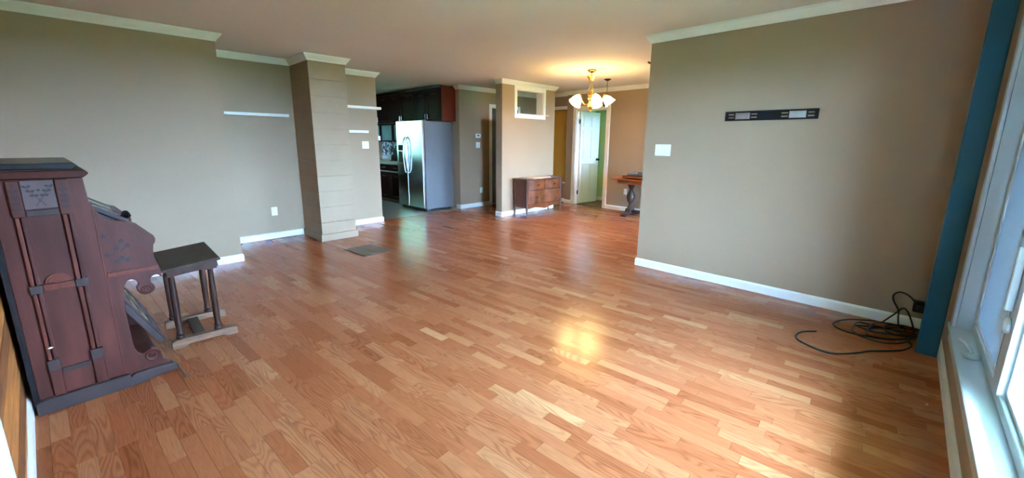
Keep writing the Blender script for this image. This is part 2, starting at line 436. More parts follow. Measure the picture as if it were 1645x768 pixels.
# unseen eave added to block high sky light, and ground outside
struct('sky_blocker_eave', MB().box(-1.0, 9.0, YW-1.9, YW-.40, H-.04, H+.1), M_skyblock)
def hedge(x0, x1, y0, y1, z1):
    rg = random.Random(11); bm = bmesh.new()
    for k in range(420):
        x = x0+(x1-x0)*rg.random(); y = y0+(y1-y0)*rg.random(); z = -.7+(z1+.7)*rg.random()
        bmesh.ops.create_icosphere(bm, subdivisions=1, radius=.3+.3*rg.random(), matrix=Matrix.Translation((x, y, z)))
    for v in bm.verts: v.co += Vector((rg.uniform(-.08, .08), rg.uniform(-.08, .08), rg.uniform(-.08, .08)))
    me = bpy.data.meshes.new('hedge'); bm.to_mesh(me); bm.free()
    o = bpy.data.objects.new('hedge', me); COL.objects.link(o); me.materials.append(M_leaf)
    o['label'] = 'tall green hedge growing outside the kitchen window'; o['category'] = 'hedge'; o['kind'] = 'stuff'
hedge(-2.0, 5.5, 12.4, 13.4, 5.2)
struct('ground', MB().box(-60, 70, -70, 70, -.75, -.7), M_grass)

# chimney of painted blocks
chim = sroot('wall_chimney', (XC1, YC, 0))
part('core', MB().box(.006, XC2-XC1-.006, .006, YN+.14-YC, 0, H), M_block, chim)
zc = [0, .255, .467, .68, .888, 1.095, 1.303, 1.512, 1.72, 1.928, 2.138, 2.345, H]
for a, b in zip(zc[:-1], zc[1:]):
    part('block', MB().box(0, XC2-XC1, 0, YN+.02-YC, a+.002, b-.002), M_block, chim, bevel=.0045)

# ------------------------------------------------------------------ crown mouldings and baseboards
CROWN = [(0, -.078), (.010, -.078), (.016, -.062), (.034, -.040), (.048, -.020), (.050, -.012), (.058, -.010), (.058, 0), (0, 0)]
BASE = [(0, 0), (.014, 0), (.014, .068), (.009, .080), (.004, .086), (0, .086)]
def sweep(path, prof, z, i0, i1):
    """segments i0..i1 of the polyline, mitred at its bends, profile growing to the right of travel"""
    P = [Vector((p[0], p[1])) for p in path]; mb = MB()
    def nrm(i):
        d = (P[i+1]-P[i]).normalized(); return Vector((d.y, -d.x))
    rings = []
    for i in range(i0, i1+2):
        ns = []
        if i > 0: ns.append(nrm(i-1))
        if i < len(P)-1: ns.append(nrm(i))
        if len(ns) == 2:
            m = (ns[0]+ns[1]); m = m/(m.dot(ns[0]))
        else: m = ns[0]
        rings.append([(P[i].x+m.x*a, P[i].y+m.y*a, z+b) for (a, b) in prof])
    n = len(prof)
    V = [v for r in rings for v in r]; Fc = []
    for k in range(len(rings)-1):
        for j in range(n):
            Fc.append((k*n+j, k*n+(j+1) % n, (k+1)*n+(j+1) % n, (k+1)*n+j))
    Fc.append(tuple(range(n))); Fc.append(tuple((len(rings)-1)*n+j for j in range(n))[::-1])
    return mb.add(V, Fc)
Lp = [(-.53, YL), (XL, YL), (XL, YN), (XC1, YN), (XC1, YC), (XC2, YC), (XC2, YE), (XE, YE), (XE, YG)]
Tp = [(XT+.12, YT), (XT, YT), (XT, YW), (-.17, YW)]
Gp = [(XG, YG+.12), (XG, YG), (XD+.12, YG), (XD+.12, 5.55), (XD, 5.55), (XD, YW)]
Pp = [(XP1, YPB), (XP1, YP), (XP2, YP), (XP2, YPB)]
tn = [0]
def crown(path, i0, i1):
    tn[0] += 1; struct('trim_%d' % tn[0], sweep(path, CROWN, H, i0, i1), M_trim)
for a, b in ((0, 0), (1, 2), (3, 5), (6, 7)): crown(Lp, a, b)
crown(Tp, 0, 1); crown(Tp, 2, 2)
crown(Gp, 0, 1); crown(Gp, 2, 4); crown(Pp, 0, 2)
def base(name, path, i0, i1, m=None): struct('baseboard_'+name, sweep(path, BASE, 0, i0, i1), m or M_trim)
base('left', Lp, 0, 0); base('alcove', Lp, 1, 2)
base('shelves', [(XC2, YE), (XE, YE), (XE, YG)], 0, 1)
bp = [(XC1, YN-.014), (XC1, YC), (XC2, YC), (XC2, YE)]
struct('baseboard_chimney', sweep(bp, [(0, 0), (.018, 0), (.018, .085), (.012, .095), (0, .095)], 0, 0, 2), M_block)
base('right', Tp, 0, 1); base('window', [(XT, YW), (-.17, YW)], 0, 0)
base('hall', [(XG, YG+.12), (XG, YG), (5.985, YG)], 0, 1)
base('partition', Pp, 0, 2)
base('recess', [(XD+.12, YG), (XD+.12, 5.55), (XD, 5.55), (XD, 5.375)], 0, 2)
base('far', [(XD, 4.465), (XD, YW)], 0, 0)
base('green', [(8.25, 5.46), (8.42, 5.46), (8.42, 3.6)], 0, 1)
b_ = struct('baseboard_pine', sweep([(0, -3.0), (0, 2.6)], BASE, 0, 0, 0), M_trim); b_.location = (-.372, 2.77, 0); b_.rotation_euler = (0, 0, TH)

# ------------------------------------------------------------------ windows
def frame_x(mb, x0, x1, z0, z1, w, y0, y1):
    mb.box(x0, x1, y0, y1, z0, z0+w).box(x0, x1, y0, y1, z1-w, z1).box(x0, x0+w, y0, y1, z0+w, z1-w).box(x1-w, x1, y0, y1, z0+w, z1-w); return mb
w1 = sroot('window_1', ((WX0+WX1)/2, YW, WZ0))
ox, oz = -(WX0+WX1)/2, -WZ0
def wx(mb): return mb.xf(Matrix.Translation((ox, -YW, oz)))
MX0, MX1 = 2.40, 2.52        # mullion between the fixed pane and the casement
# casing on the room side
cs = MB().box(WX1, WX1+.075, YW, YW+.018, WZ0-.03, WZ1+.075).box(WX0-.075, WX0, YW, YW+.018, WZ0-.03, WZ1+.075).box(WX0, WX1, YW, YW+.018, WZ1, WZ1+.075)
part('casing', wx(cs), M_vinyl, w1, bevel=.005)
part('sill', wx(MB().box(WX0-.09, WX1+.09, YW-.125, YW+.028, WZ0-.022, WZ0)), M_vinyl, w1, bevel=.006)
part('apron', wx(MB().box(WX0-.075, WX1+.075, YW, YW+.014, WZ0-.10, WZ0-.022)), M_vinyl, w1, bevel=.004)
part('jamb', wx(MB().box(WX1-.008, WX1, YW-.14, YW, WZ0, WZ1).box(WX0, WX0+.008, YW-.14, YW, WZ0, WZ1).box(WX0, WX1, YW-.14, YW, WZ1-.008, WZ1)), M_vinyl, w1)
fr = frame_x(MB(), WX0+.01, WX1-.01, WZ0+.002, WZ1-.01, .045, YW-.13, YW-.062)
fr.box(MX0, MX1, YW-.13, YW-.055, WZ0+.045, WZ1-.05)
part('window_frame', wx(fr), M_vinyl, w1, bevel=.005)
part('sash', wx(frame_x(MB(), MX1+.002, WX1-.057, WZ0+.05, WZ1-.058, .036, YW-.115, YW-.07)), M_vinyl, w1, bevel=.005)
part('screen', wx(frame_x(MB(), MX1+.03, WX1-.085, WZ0+.08, WZ1-.09, .016, YW-.068, YW-.058)), M_vinyl, w1)
part('screen_mesh', wx(MB().box(MX1+.044, WX1-.099, YW-.0645, YW-.0635, WZ0+.094, WZ1-.104)), M_screen, w1)
part('pane', wx(MB().box(MX1+.038, WX1-.093, YW-.098, YW-.093, WZ0+.086, WZ1-.094)), M_glass, w1)
part('pane_bead', wx(frame_x(MB(), WX0+.056, MX0-.001, WZ0+.048, WZ1-.056, .022, YW-.12, YW-.078)), M_vinyl, w1, bevel=.004)
part('pane', wx(MB().box(WX0+.07, MX0-.012, YW-.105, YW-.1, WZ0+.06, WZ1-.068)), M_glass, w1)
# casement crank and latch
cr = part('crank', wx(MB().lathe([(.03, 0), (.032, .006), (.028, .016), (.014, .024), (.0, .026)], (2.89, YW-.03, WZ0), 18)), M_vinyl, w1, smooth=True)
part('crank_arm', wx(MB().tube(spline([(2.89, YW-.03, WZ0+.022), (2.93, YW-.022, WZ0+.035), (3.0, YW-.008, WZ0+.036), (3.05, YW+.004, WZ0+.03)], 5), [.008]*15+[.010], 8)), M_vinyl, cr, smooth=True)
part('latch', wx(MB().box(2.47, 2.49, YW-.055, YW-.03, .72, .98).lathe([(.034, 0), (.034, .012), (.02, .02), (0, .021)], (2.47, YW-.056, .66), 16, 'y')), M_vinyl, w1, bevel=.004)
def plain_window(n, loc, rotz, w, h, mull=1):
    r = sroot('window_%d' % n, loc, rotz)
    part('window_frame', frame_x(MB(), -w/2, w/2, 0, h, .05, -.10, -.04), M_vinyl, r, bevel=.004)
    part('casing', MB().box(-w/2-.07, -w/2, 0, .016, -.07, h+.07).box(w/2, w/2+.07, 0, .016, -.07, h+.07).box(-w/2, w/2, 0, .016, h, h+.07).box(-w/2, w/2, 0, .03, -.07, 0), M_vinyl, r, bevel=.004)
    part('mullion', MB().box(-.03, .03, -.10, -.04, .05, h-.05), M_vinyl, r)
    for s in (-1, 1):
        part('pane', MB().box(min(s*.03, s*(w/2-.05)), max(s*.03, s*(w/2-.05)), -.073, -.068, .05, h-.05), M_glass, r)
    return r
plain_window(2, ((DX0+DX1)/2, YW, DZ0), 0, DX1-DX0, DZ1-DZ0)
plain_window(3, (2.45, 10.3, 1.05), math.pi, 1.1, 1.0)
plain_window(4, (8.0, 3.6, 1.0), 0, .4, 1.0)  # unseen window added to light the green room

# ------------------------------------------------------------------ doors
# open white door to the green room
d1 = sroot('door_1', (XD, 5.29, 0))
fr = MB()
for x0, x1 in ((-.016, 0), (.12, .136)):
    fr.box(x0, x1, -.0, .085, 0, 2.035+.085).box(x0, x1, -.74-.085, -.74, 0, 2.035+.085).box(x0, x1, -.74, 0, 2.035, 2.12)
part('casing', fr, M_trim, d1, bevel=.004)
part('jamb', MB().box(0, .12, -.014, 0, 0, 2.035).box(0, .12, -.74, -.726, 0, 2.035).box(0, .12, -.726, -.014, 2.02, 2.035), M_trim, d1)
ang = R(-7)
def dl(mb): return mb.xf(Matrix.Translation((.095, -.02, 0)) @ Matrix.Rotation(ang, 4, 'Z'))
leaf = part('door_leaf', dl(MB().box(.0, .63, -.036, 0, .012, 2.012)), M_door, d1, bevel=.003)
for (xa, xb) in ((.075, .285), (.345, .555)):
    for (za, zb) in ((.22, .90), (1.02, 1.62), (1.70, 1.92)):
        pm = MB()
        pm.prism([(xa, za), (xb, za), (xb, zb), (xa, zb)], 'y', -.046, -.037)
        part('panel', dl(pm), M_door, leaf, bevel=.008)
part('knob', dl(MB().lathe([(.028, 0), (.028, .008), (.011, .012), (.011, .03), (.027, .045), (.029, .055), (.018, .068), (0, .07)], (0, 0, 0), 16, 'y').xf(Matrix.Translation((.575, -.036, .98)) @ Matrix.Rotation(math.pi, 4, 'Z'))), M_bronze, leaf, smooth=True)
for zz in (.22, 1.76):
    part('hinge', MB().lathe([(.009, 0), (.009, .09)], (.085, -.032, zz), 10).box(.05, .085, -.0395, -.035, zz, zz+.09), M_bronze, d1)
# hall door beyond the hallway wall
d2 = sroot('door_2', (6.06, YG, 0))
part('casing', MB().box(-.075, 0, -.016, 0, 0, 2.135).box(.8, .875, -.016, 0, 0, 2.135).box(0, .8, -.016, 0, 2.06, 2.135), M_trim, d2, bevel=.004)
part('door_leaf', MB().box(.004, .796, .055, .095, .012, 2.05), M_dkdoor, d2)
part('jamb', MB().box(0, .012, 0, .1, 0, 2.06), M_trim, d2)
for (za, zb) in ((.2, .95), (1.1, 1.9)):
    part('panel', MB().box(.12, .68, .045, .056, za, zb), M_dkdoor, d2, bevel=.006)
# door on the pine wall, only its white casing reaches the picture
d3 = sroot('door_3', (-.372, 2.77, 0), TH)
part('casing', MB().box(0, .02, -1.055, -.965, 0, 2.12).box(0, .02, -1.975, -1.885, 0, 2.12).box(0, .02, -1.885, -1.055, 2.03, 2.12), M_trim, d3, bevel=.004)
part('door_leaf', MB().box(0, .012, -1.885, -1.055, .012, 2.03), M_door, d3)
# pass-through frame in the partition
t = struct('trim_%d' % (tn[0]+1), frame_x(MB(), 5.49, 6.37, 1.795, 2.365, .07, YP-.018, YP), M_trim, bevel=.004)
struct('trim_%d' % (tn[0]+2), MB().box(5.561, 5.572, YP, YPB, 1.875, 2.294).box(6.288, 6.299, YP, YPB, 1.875, 2.294).box(5.572, 6.288, YP, YPB, 2.284, 2.294).box(5.561, 6.299, YP-.03, YPB+.02, 1.8655, 1.876).box(6.299, 6.44, YP-.05, YP-.018, 1.8655, 1.876), M_trim)
# cased opening in the recess
struct('trim_%d' % (tn[0]+3), MB().box(XD+.105, XD+.12, 5.56, 6.38, 2.08, 2.15).box(XD+.09, XD+.12, 5.56, 6.36, .43, .465), M_trim, bevel=.003)

# ------------------------------------------------------------------ teal upright panel beside the window
tp = thing('upright_panel', 'tall narrow teal painted board standing upright between window and right wall', 'panel', (3.70, YW, 0))
part('board', MB().box(-.012, .02, .016, .112, 0, 2.36), M_teal, tp, bevel=.003)
part('edge_strip', MB().box(-.006, .014, .112, .118, 0, 2.36), M_teal, tp)

# ------------------------------------------------------------------ shelves, plates on walls
def shelf(x0, x1, y, z, dep, th, label, grp):
    return solo('wall_shelf', MB().box(-(x1-x0)/2, (x1-x0)/2, -dep, 0, 0, th), M_trim, label, 'shelf', ((x0+x1)/2, y, z), 0, grp, bevel=.004)
shelf(1.12, 2.0, YN-.001, 1.677, .055, .038, 'long thin white floating shelf in the alcove left of the chimney', 'white wall shelves')
shelf(XC2+.005, 3.42, YE-.001, 1.86, .09, .04, 'upper white floating shelf right of the chimney, reaching past the wall end', 'white wall shelves')
shelf(XC2+.005, 3.18, YE-.001, 1.485, .09, .04, 'short lower white floating shelf right of the chimney', 'white wall shelves')
def plate(name, kind, loc, rotz, label, w=.075, h=.118, gang=1):
    t_ = thing(name, label, kind, loc, rotz, 'white wall plates')
    part('cover_plate', MB().box(-w/2, w/2, -.006, 0, -h/2, h/2), M_plate, t_, bevel=.002)
    for g in range(gang):
        cx_ = (g-(gang-1)/2)*.046
        if kind == 'outlet':
            for s in (-1, 1):
                part('socket', MB().lathe([(.0155, 0), (.0155, .003), (0, .0032)], (0, 0, 0), 12, 'y').xf(Matrix.Translation((cx_, -.0062, s*.02)) @ Matrix.Rotation(math.pi, 4, 'Z')), M_plate, t_)
        else:
            part('rocker', MB().prism([(-.0115+0, -.033), (-.0145, 0), (-.0095, .033), (-.006, .033), (-.006, -.033)], 'x', cx_-.016, cx_+.016), M_plate, t_, bevel=.001)
    return t_
plate('outlet_plate', 'outlet', (1.704, YN, .385), 0, 'white outlet low on the alcove wall under the long shelf')
plate('switch_plate', 'switch', (3.153, YE, 1.296), 0, 'white switch below the short shelf beside the kitchen opening', .115, .118, 2)
plate('switch_plate', 'switch', (XT, 1.868, 1.291), R(-90), 'white three-gang switch near the end of the right wall', .165, .118, 3)
plate('switch_plate', 'switch', (5.665, YG, 1.292), 0, 'white switch below the small thermostat on the hall wall', .115, .118, 2)
plate('outlet_plate', 'outlet', (5.75, YG, .345), 0, 'white outlet low on the hall wall behind the fridge corner')
plate('outlet_plate', 'outlet', (XD, 4.03, .393), R(-90), 'white outlet on the dining wall between green room door and table')
th_ = thing('thermostat', 'small white thermostat above the switch on the hall wall', 'thermostat', (5.667, YG, 1.48))
part('body', MB().box(-.065, .065, -.024, 0, -.042, .042), M_plate, th_, bevel=.006)
part('display', MB().box(-.035, .02, -.0255, -.024, -.012, .022), M_fside, th_)

# TV bracket
tv = thing('tv_bracket', 'black slotted television wall bracket on the right wall', 'bracket', (XT, .938, 1.61), R(-90))
W2 = .353
pl = MB(); T = .016
def slot_plate():
    mb = MB(); hs = .04
    # rails and webs that leave the slots and the two windows open
    mb.box(-W2, W2, -T, -.004, hs-.011, hs).box(-W2, W2, -T, -.004, -hs, -hs+.011)
    segs = [(-W2, -.325), (-.28, -.268), (-.148, -.14), (-.092, .092), (.14, .148), (.268, .28), (.325, W2)]
    for a, b in segs: mb.box(a, b, -T, -.004, -hs+.011, hs-.011)
    for a, b in ((-.325, -.28), (-.14, -.092), (.092, .14), (.28, .325)):
        mb.box(a, b, -T, -.004, -.0085, .0085)
        mb.box(a, b, -T, -.004, .0195, hs-.011) ; mb.box(a, b, -T, -.004, -hs+.011, -.0195)
    return mb
part('plate', slot_plate(), M_blackmetal, tv)
part('back_flange', MB().box(-W2, W2, -T-.006, -T+.004, .036, .042).box(-W2, W2, -T-.006, -T+.004, -.042, -.036), M_blackmetal, tv)
for s in (-1, 1):
    a, b = (.148, .268) if s > 0 else (-.268, -.148)
    part('window_insert', MB().box(a, b, -.008, -.003, -.026, .026), M_steelbits, tv, label='pale steel seen through the bracket opening')
    bar = MB()
    bar.box((a+b)/2-.045, (a+b)/2+.05, -.015, -.008, -.004, .012)
    for dx in (-.036, 0, .036):
        bar.lathe([(.008, 0), (.008, .006), (0, .0065)], (0, 0, 0), 10, 'y')
        n = len(bar.v)
        m_ = Matrix.Translation(((a+b)/2+dx, -.008, -.012)) @ Matrix.Rotation(math.pi, 4, 'Z')
        k = 10*3
        bar.v[n-k:] = [tuple(m_ @ Vector(v)) for v in bar.v[n-k:]]
    part('bolts', bar, M_steelbits, tv)
hk = thing('wall_hook', 'small dark metal hook high on the end of the right wall', 'hook', (XT+.05, YT, 2.185))
part('peg', MB().tube([(0, 0, 0), (0, .03, .0), (-.012, .05, .012)], [.011, .010, .009], 8), M_bronze, hk, smooth=True)
part('rose', MB().lathe([(.018, 0), (.018, .006), (.01, .009)], (0, 0, 0), 12, 'y'), M_bronze, hk)

# ------------------------------------------------------------------ reed organ
org = thing('reed_organ', 'antique dark mahogany pump reed organ standing against the pine wall', 'organ', (-.352, 2.968, 0), R(3.5))
OW = .88
cheek = [(.317, 1.06), (.33, 1.02), (.345, .985), (.365, .955), (.395, .940), (.439, .930), (.478, .914), (.503, .884), (.525, .857), (.543, .836), (.549, .815), (.545, .795), (.536, .782),
  (.531, .749), (.533, .700), (.546, .651), (.553, .592), (.545, .590), (.536, .604), (.524, .609), (.508, .603), (.499, .589), (.499, .568), (.509, .553), (.513, .535), (.505, .517), (.488, .506), (.467, .503), (.447, .512), (.437, .53), (.434, .555), (.442, .565), (.446, .580),
  (.436, .597), (.418, .607), (.402, .600), (.388, .575), (.378, .515), (.376, .371), (.379, .238), (.384, .195), (.395, .171), (.408, .161), (.424, .170), (.45, .184), (.474, .172), (.488, .140), (.495, .1), (.52, .075), (.525, .0)]
outline = [(.008, 0), (.008, 1.176), (.312, 1.176)]+cheek
sidep = part('side_panel', MB().prism(outline, 'y', 0, .03), M_organ, org, bevel=.004)
farp = part('side_panel', MB().prism(outline, 'y', OW-.03, OW), M_organ, org, bevel=.004)
part('case', MB().box(.012, .30, .03, OW-.03, .03, 1.17), M_organ, org)
part('back_board', MB().box(-.012, .008, .0, OW, 0, 1.17), M_ebony, org)
part('key_bed', MB().box(.30, .51, .03, OW-.03, .64, .70), M_organ, org, bevel=.004)
part('lower_front', MB().box(.30, .335, .03, OW-.03, .03, .62), M_organ_grey, org, bevel=.004)
part('lid', MB().prism([(.30, 1.02), (.302, .99), (.50, .84), (.515, .85), (.50, .865), (.42, .925)], 'y', .032, OW-.032), M_organ_grey, org, bevel=.003)
def sl(t, off): # point along the lid slope
    return (.305+t*.19+off*.6, 1.012+t*-.145+off*.8)
for (ya, yb) in ((.05, .26), (.28, .62)):
    q = [sl(.05, .006), sl(.62, .012), sl(.62, .022), sl(.05, .016)]
    part('lid_panel', MB().prism(q, 'y', ya, yb), M_pale, org, bevel=.002)
for ya in (.035, .262, .63):
    q = [sl(-.02, .005), sl(.72, .012), sl(.72, .03), sl(-.02, .025)]
    part('lid_rail', MB().prism(q, 'y', ya, ya+.016), M_organ_grey, org, bevel=.002)
part('stop_knob', MB().lathe([(.008, 0), (.008, .025), (.02, .035), (.024, .048), (.018, .06), (0, .064)], (0, 0, 0), 16, 'x').xf(Matrix.Translation((.415, .10, .935)) @ Matrix.Rotation(R(-25), 4, 'Y')), M_ebony, org, smooth=True)
# tops
def slab(x0, x1, y0, y1, z0, z1):
    return MB().prism([(x0, z0+.006), (x0, z1), (x1-.012, z1), (x1, (z0+z1)/2+.004), (x1-.004, (z0+z1)/2-.004), (x1-.022, z0)], 'y', y0, y1)
part('top_board', slab(-.01, .336, -.022, OW+.022, 1.176, 1.214), M_organ_top, org, bevel=.004)
part('lid_board', slab(.02, .302, .0, OW, 1.218, 1.25), M_ebony, org, bevel=.004)
part('top_cleat', MB().box(.03, .29, .01, OW-.01, 1.213, 1.22), M_organ_top, org)
# pilasters on the near side
def strip(x0, x1, z0, z1, y, m, nm, bev=.003, lab=None, par=sidep): return part(nm, MB().box(x0, x1, y, .001, z0, z1), m, par, bevel=bev, label=lab)
def leaf(mb, x, z, a, l=.016, w=.005, y=-.0205):
    c, s = math.cos(a), math.sin(a); pts = [(0, 0), (l*.35, w), (l*.7, w*.8), (l, 0), (l*.7, -w*.8), (l*.35, -w)]
    mb.prism([(x+p[0]*c-p[1]*s, z+p[0]*s+p[1]*c) for p in pts], 'y', y, y+.0015)
for px, pw in ((.062, .040), (.214, .044)):
    strip(px, px+pw, 1.0, 1.172, -.018, M_organ, 'pilaster_capital')
    cm = MB()
    zc_ = px+pw/2
    cm.box(zc_-.0012, zc_+.0012, -.0195, -.018, 1.03, 1.15)
    for k in range(4):
        zz = 1.035+k*.029
        leaf(cm, zc_, zz, R(28), .018, .0058, -.0197); leaf(cm, zc_, zz, R(152), .018, .0058, -.0197)
    leaf(cm, zc_, 1.145, R(90), .017, .0045, -.0197)
    part('carved_leaves', cm, M_carve, sidep, label='carved leaf spray on the pilaster')
    for z0, z1 in ((.662, 1.0), (.272, .622)):
        strip(px+.004, px+pw*.46, z0, z1, -.016, M_organ_red, 'pilaster_reed')
        strip(px+pw*.56, px+pw-.004, z0, z1, -.013, M_organ, 'pilaster_reed')
    strip(px-.002, px+pw+.002, .622, .664, -.022, M_organ_grey, 'pilaster_block')
    strip(px-.002, px+pw+.002, .214, .272, -.022, M_organ_grey, 'pilaster_foot')
    strip(px, px+pw, .05, .214, -.016, M_organ, 'pilaster_base')
strip(.104, .212, 1.035, 1.172, -.008, M_organ_panel, 'carved_panel')
cm = MB()
for s in (-1, 1):
    a0 = .158; 
    for k in range(10):
        t = k/9; x = a0+s*(-.038+t*.052); z = 1.138-t*.085
        cm.box(x-.0014, x+.0014, -.0098, -.008, z-.006, z+.006)
    for k in range(3):
        x = a0-s*(.036-k*.010); z = 1.140-k*.022
        leaf(cm, x, z, R(25), .017, .0055, -.0098); leaf(cm, x, z, R(155), .017, .0055, -.0098)
cm.lathe([(.006, 0), (.006, .0018)], (0, 0, 0), 10, 'y'); n = len(cm.v)
cm.v[n-20:] = [(v[0]+.158, v[1]-.0098, v[2]+1.125) for v in cm.v[n-20:]]
part('carved_leaves', cm, M_carve, sidep, label='crossed carved sprigs on the upper panel')
strip(.104, .212, 1.0, 1.03, -.012, M_organ_grey, 'panel_moulding')
strip(.104, .212, .628, .662, -.016, M_organ_red, 'middle_rail')
for k, (ra, yy) in enumerate(((.046, -.010), (.036, -.014), (.024, -.018), (.013, -.022))):
    pts = [(.158+ra*math.cos(t), .664+ra*.95*math.sin(t)) for t in [math.pi*j/14 for j in range(15)]]
    part('fan_ring', MB().prism(pts, 'y', yy, 0), M_organ_red, sidep, bevel=.0015)
strip(.104, .212, .186, .214, -.010, M_organ_grey, 'bottom_rail')
strip(.322, .327, .10, 1.05, -.003, M_organ_red, 'bead', .001)
strip(.33, .536, .640, .664, -.010, M_organ_red, 'arm_rail')
cm = MB()
for (x0, z0, x1, z1) in ((.345, .862, .45, .70), (.385, .79, .41, .83), (.37, .765, .345, .76), (.41, .745, .375, .72), (.40, .775, .43, .80)):
    N_ = 10
    for k in range(N_):
        t = k/(N_-1); cm.box(x0+(x1-x0)*t-.002, x0+(x1-x0)*t+.002, -.0012, 0, z0+(z1-z0)*t-.003, z0+(z1-z0)*t+.003)
for (x, z) in ((.345, .864), (.408, .83), (.43, .80), (.345, .76), (.375, .72), (.385, .79), (.42, .72), (.40, .735)):
    for a in (20, 92, 164, 236, 308): leaf(cm, x, z, R(a), .0145, .0052, -.0012)
part('carved_flowers', cm, M_carve, sidep, label='carved flowering branch on the cheek')
def rosette(x, z, r):
    mb = MB().lathe([(r, 0), (r, .004), (r*.85, .008), (r*.7, .004), (r*.55, .004), (r*.45, .009), (r*.25, .009), (r*.15, .004), (0, .005)], (0, 0, 0), 20, 'y').xf(Matrix.Translation((x, 0, z)) @ Matrix.Rotation(math.pi, 4, 'Z'))
    part('rosette', mb, M_organ, sidep, smooth=True)
rosette(.474, .533, .024); rosette(.452, .140, .036)
# plinth
part('plinth', MB().prism([(-.006, 0), (-.006, .066), (.004, .072), (.04, .076), (.335, .076), (.345, .066), (.345, 0)], 'y', -.032, 0), M_organ_grey, org, bevel=.005)
part('plinth', MB().prism([(.34, .0), (.34, .05), (.36, .066), (.42, .068), (.53, .062), (.545, .045), (.548, .018), (.50, .02), (.44, .012), (.40, .0)], 'y', -.026, .03), M_organ_grey, org, bevel=.005)
part('plinth', MB().prism([(.34, .0), (.34, .05), (.36, .066), (.42, .068), (.53, .062), (.545, .045), (.548, .018), (.50, .02), (.44, .012), (.40, .0)], 'y', OW-.03, OW+.02), M_organ_grey, org, bevel=.005)
part('toe_board', MB().box(.345, .50, .03, OW-.03, .004, .05), M_organ, org)
# pedals
for (ya, yb) in ((.10, .40), (.47, .77)):
    f = lambda t, o: (.348+t*.15+o*.85, .46-t*.30+o*.45)
    pd = part('pedal', MB().prism([f(0, 0), f(1, 0), f(1.02, .016), f(1, .03), f(0, .03)], 'y', ya, yb), M_organ_grey, org, bevel=.004)
    for t0, t1 in ((.30, .44), (.50, .66)):
        part('carpet', MB().prism([f(t0, .03), f(t1, .03), f(t1, .038), f(t0, .038)], 'y', ya+.03, yb-.03), M_carpet, pd)
    for t0, t1 in ((.02, .20), (.70, .98)):
        part('tread', MB().prism([f(t0, .03), f(t1, .03), f(t1-.02, .042), f(t0+.02, .042)], 'y', ya, yb), M_organ, pd, bevel=.003)
    for y0 in (ya, yb-.024):
        part('pedal_frame', MB().prism([f(0, .03), f(1, .03), f(1, .044), f(0, .044)], 'y', y0, y0+.024), M_organ_grey, pd, bevel=.003)
    part('latch', MB().box(.35, .39, (ya+yb)/2-.04, (ya+yb)/2+.04, .475, .51), M_ebony, pd, bevel=.006)
part('scratch', MB().prism([(.072, .336), (.082, .342), (.094, .338), (.084, .331)], 'y', -.0168, -.0158), M_speck, sidep, label='small white chip')
solo('wood_splinter', MB().tube([(0, .115, .006), (.004, 0, .006), (.012, -.115, .005)], [.006, .007, .004], 6).box(.0, .03, -.125, -.11, .0005, .006), M_runner,
     'thin broken strip of wood lying on the floor at the organ foot', 'wood strip', (.205, 2.985, 0), R(2))

# ------------------------------------------------------------------ organ bench
bn = thing('organ_bench', 'small dark oak organ bench on four turned columns beside the organ', 'bench', (.372, 3.545, 0), R(-1))
tilt = Matrix.Translation((0, 0, .578)) @ Matrix.Rotation(R(-5.5), 4, 'Y')
part('seat', MB().prism([(-.155, -.012), (-.149, 0), (.149, 0), (.155, -.012), (.155, -.016), (.145, -.02), (-.145, -.02), (-.155, -.016)], 'y', -.30, .285).xf(tilt), M_benchtop, bn, bevel=.002)
part('apron', MB().box(-.135, .135, -.275, -.255, -.062, -.02).box(-.135, .135, .245, .265, -.062, -.02).box(-.135, -.118, -.255, .245, -.062, -.02).box(.118, .135, -.255, .245, -.062, -.02).xf(tilt), M_bench, bn, bevel=.002)
colp = [(.024, 0), (.026, .008), (.024, .018), (.019, .024), (.023, .034), (.019, .044), (.0175, .06), (.0195, .12), (.0195, .30), (.0165, .42), (.0165, .432), (.020, .438), (.020, .446)]
for cy_ in (-.213, .195):
    for cx_ in (-.108, .100):
        part('column', MB().lathe(colp, (cx_, cy_, .062), 18), M_bench, bn, smooth=True)
        part('column_cap', MB().box(cx_-.036, cx_+.036, cy_-.03, cy_+.03, .506, .522), M_bench, bn, bevel=.002)
    part('runner', MB().prism([(-.16, 0), (-.16, .05), (-.135, .06), (.175, .06), (.205, .052), (.208, 0), (.14, 0), (.12, .016), (-.07, .016), (-.09, 0)], 'y', cy_-.028, cy_+.028), M_runner, bn, bevel=.004)
part('stretcher', MB().box(-.035, .03, -.19, .17, .028, .05), M_bench, bn, bevel=.003)

# ------------------------------------------------------------------ floor register
vg = thing('floor_register', 'brown louvred metal floor register in front of the chimney', 'floor vent', (2.31, 4.79, 0), R(3.8))
part('frame', MB().box(-.19, .19, -.25, -.225, 0, .007).box(-.19, .19, .225, .25, 0, .007).box(-.19, -.165, -.225, .225, 0, .007).box(.165, .19, -.225, .225, 0, .007), M_vent, vg, bevel=.002)
part('well', MB().box(-.165, .165, -.225, .225, .0003, .0012), M_black, vg)
part('divider', MB().box(-.008, .008, -.225, .225, .001, .006), M_vent, vg)
sm = MB().box(-.165, .165, -.007, .007, .0015, .0055).mesh('slat')
for k in range(18):
    o = bpy.data.objects.new('slat', sm); COL.objects.link(o); o.parent = vg; o.location = (0, -.212+k*.425/17, 0)
sm.materials.append(M_vent)

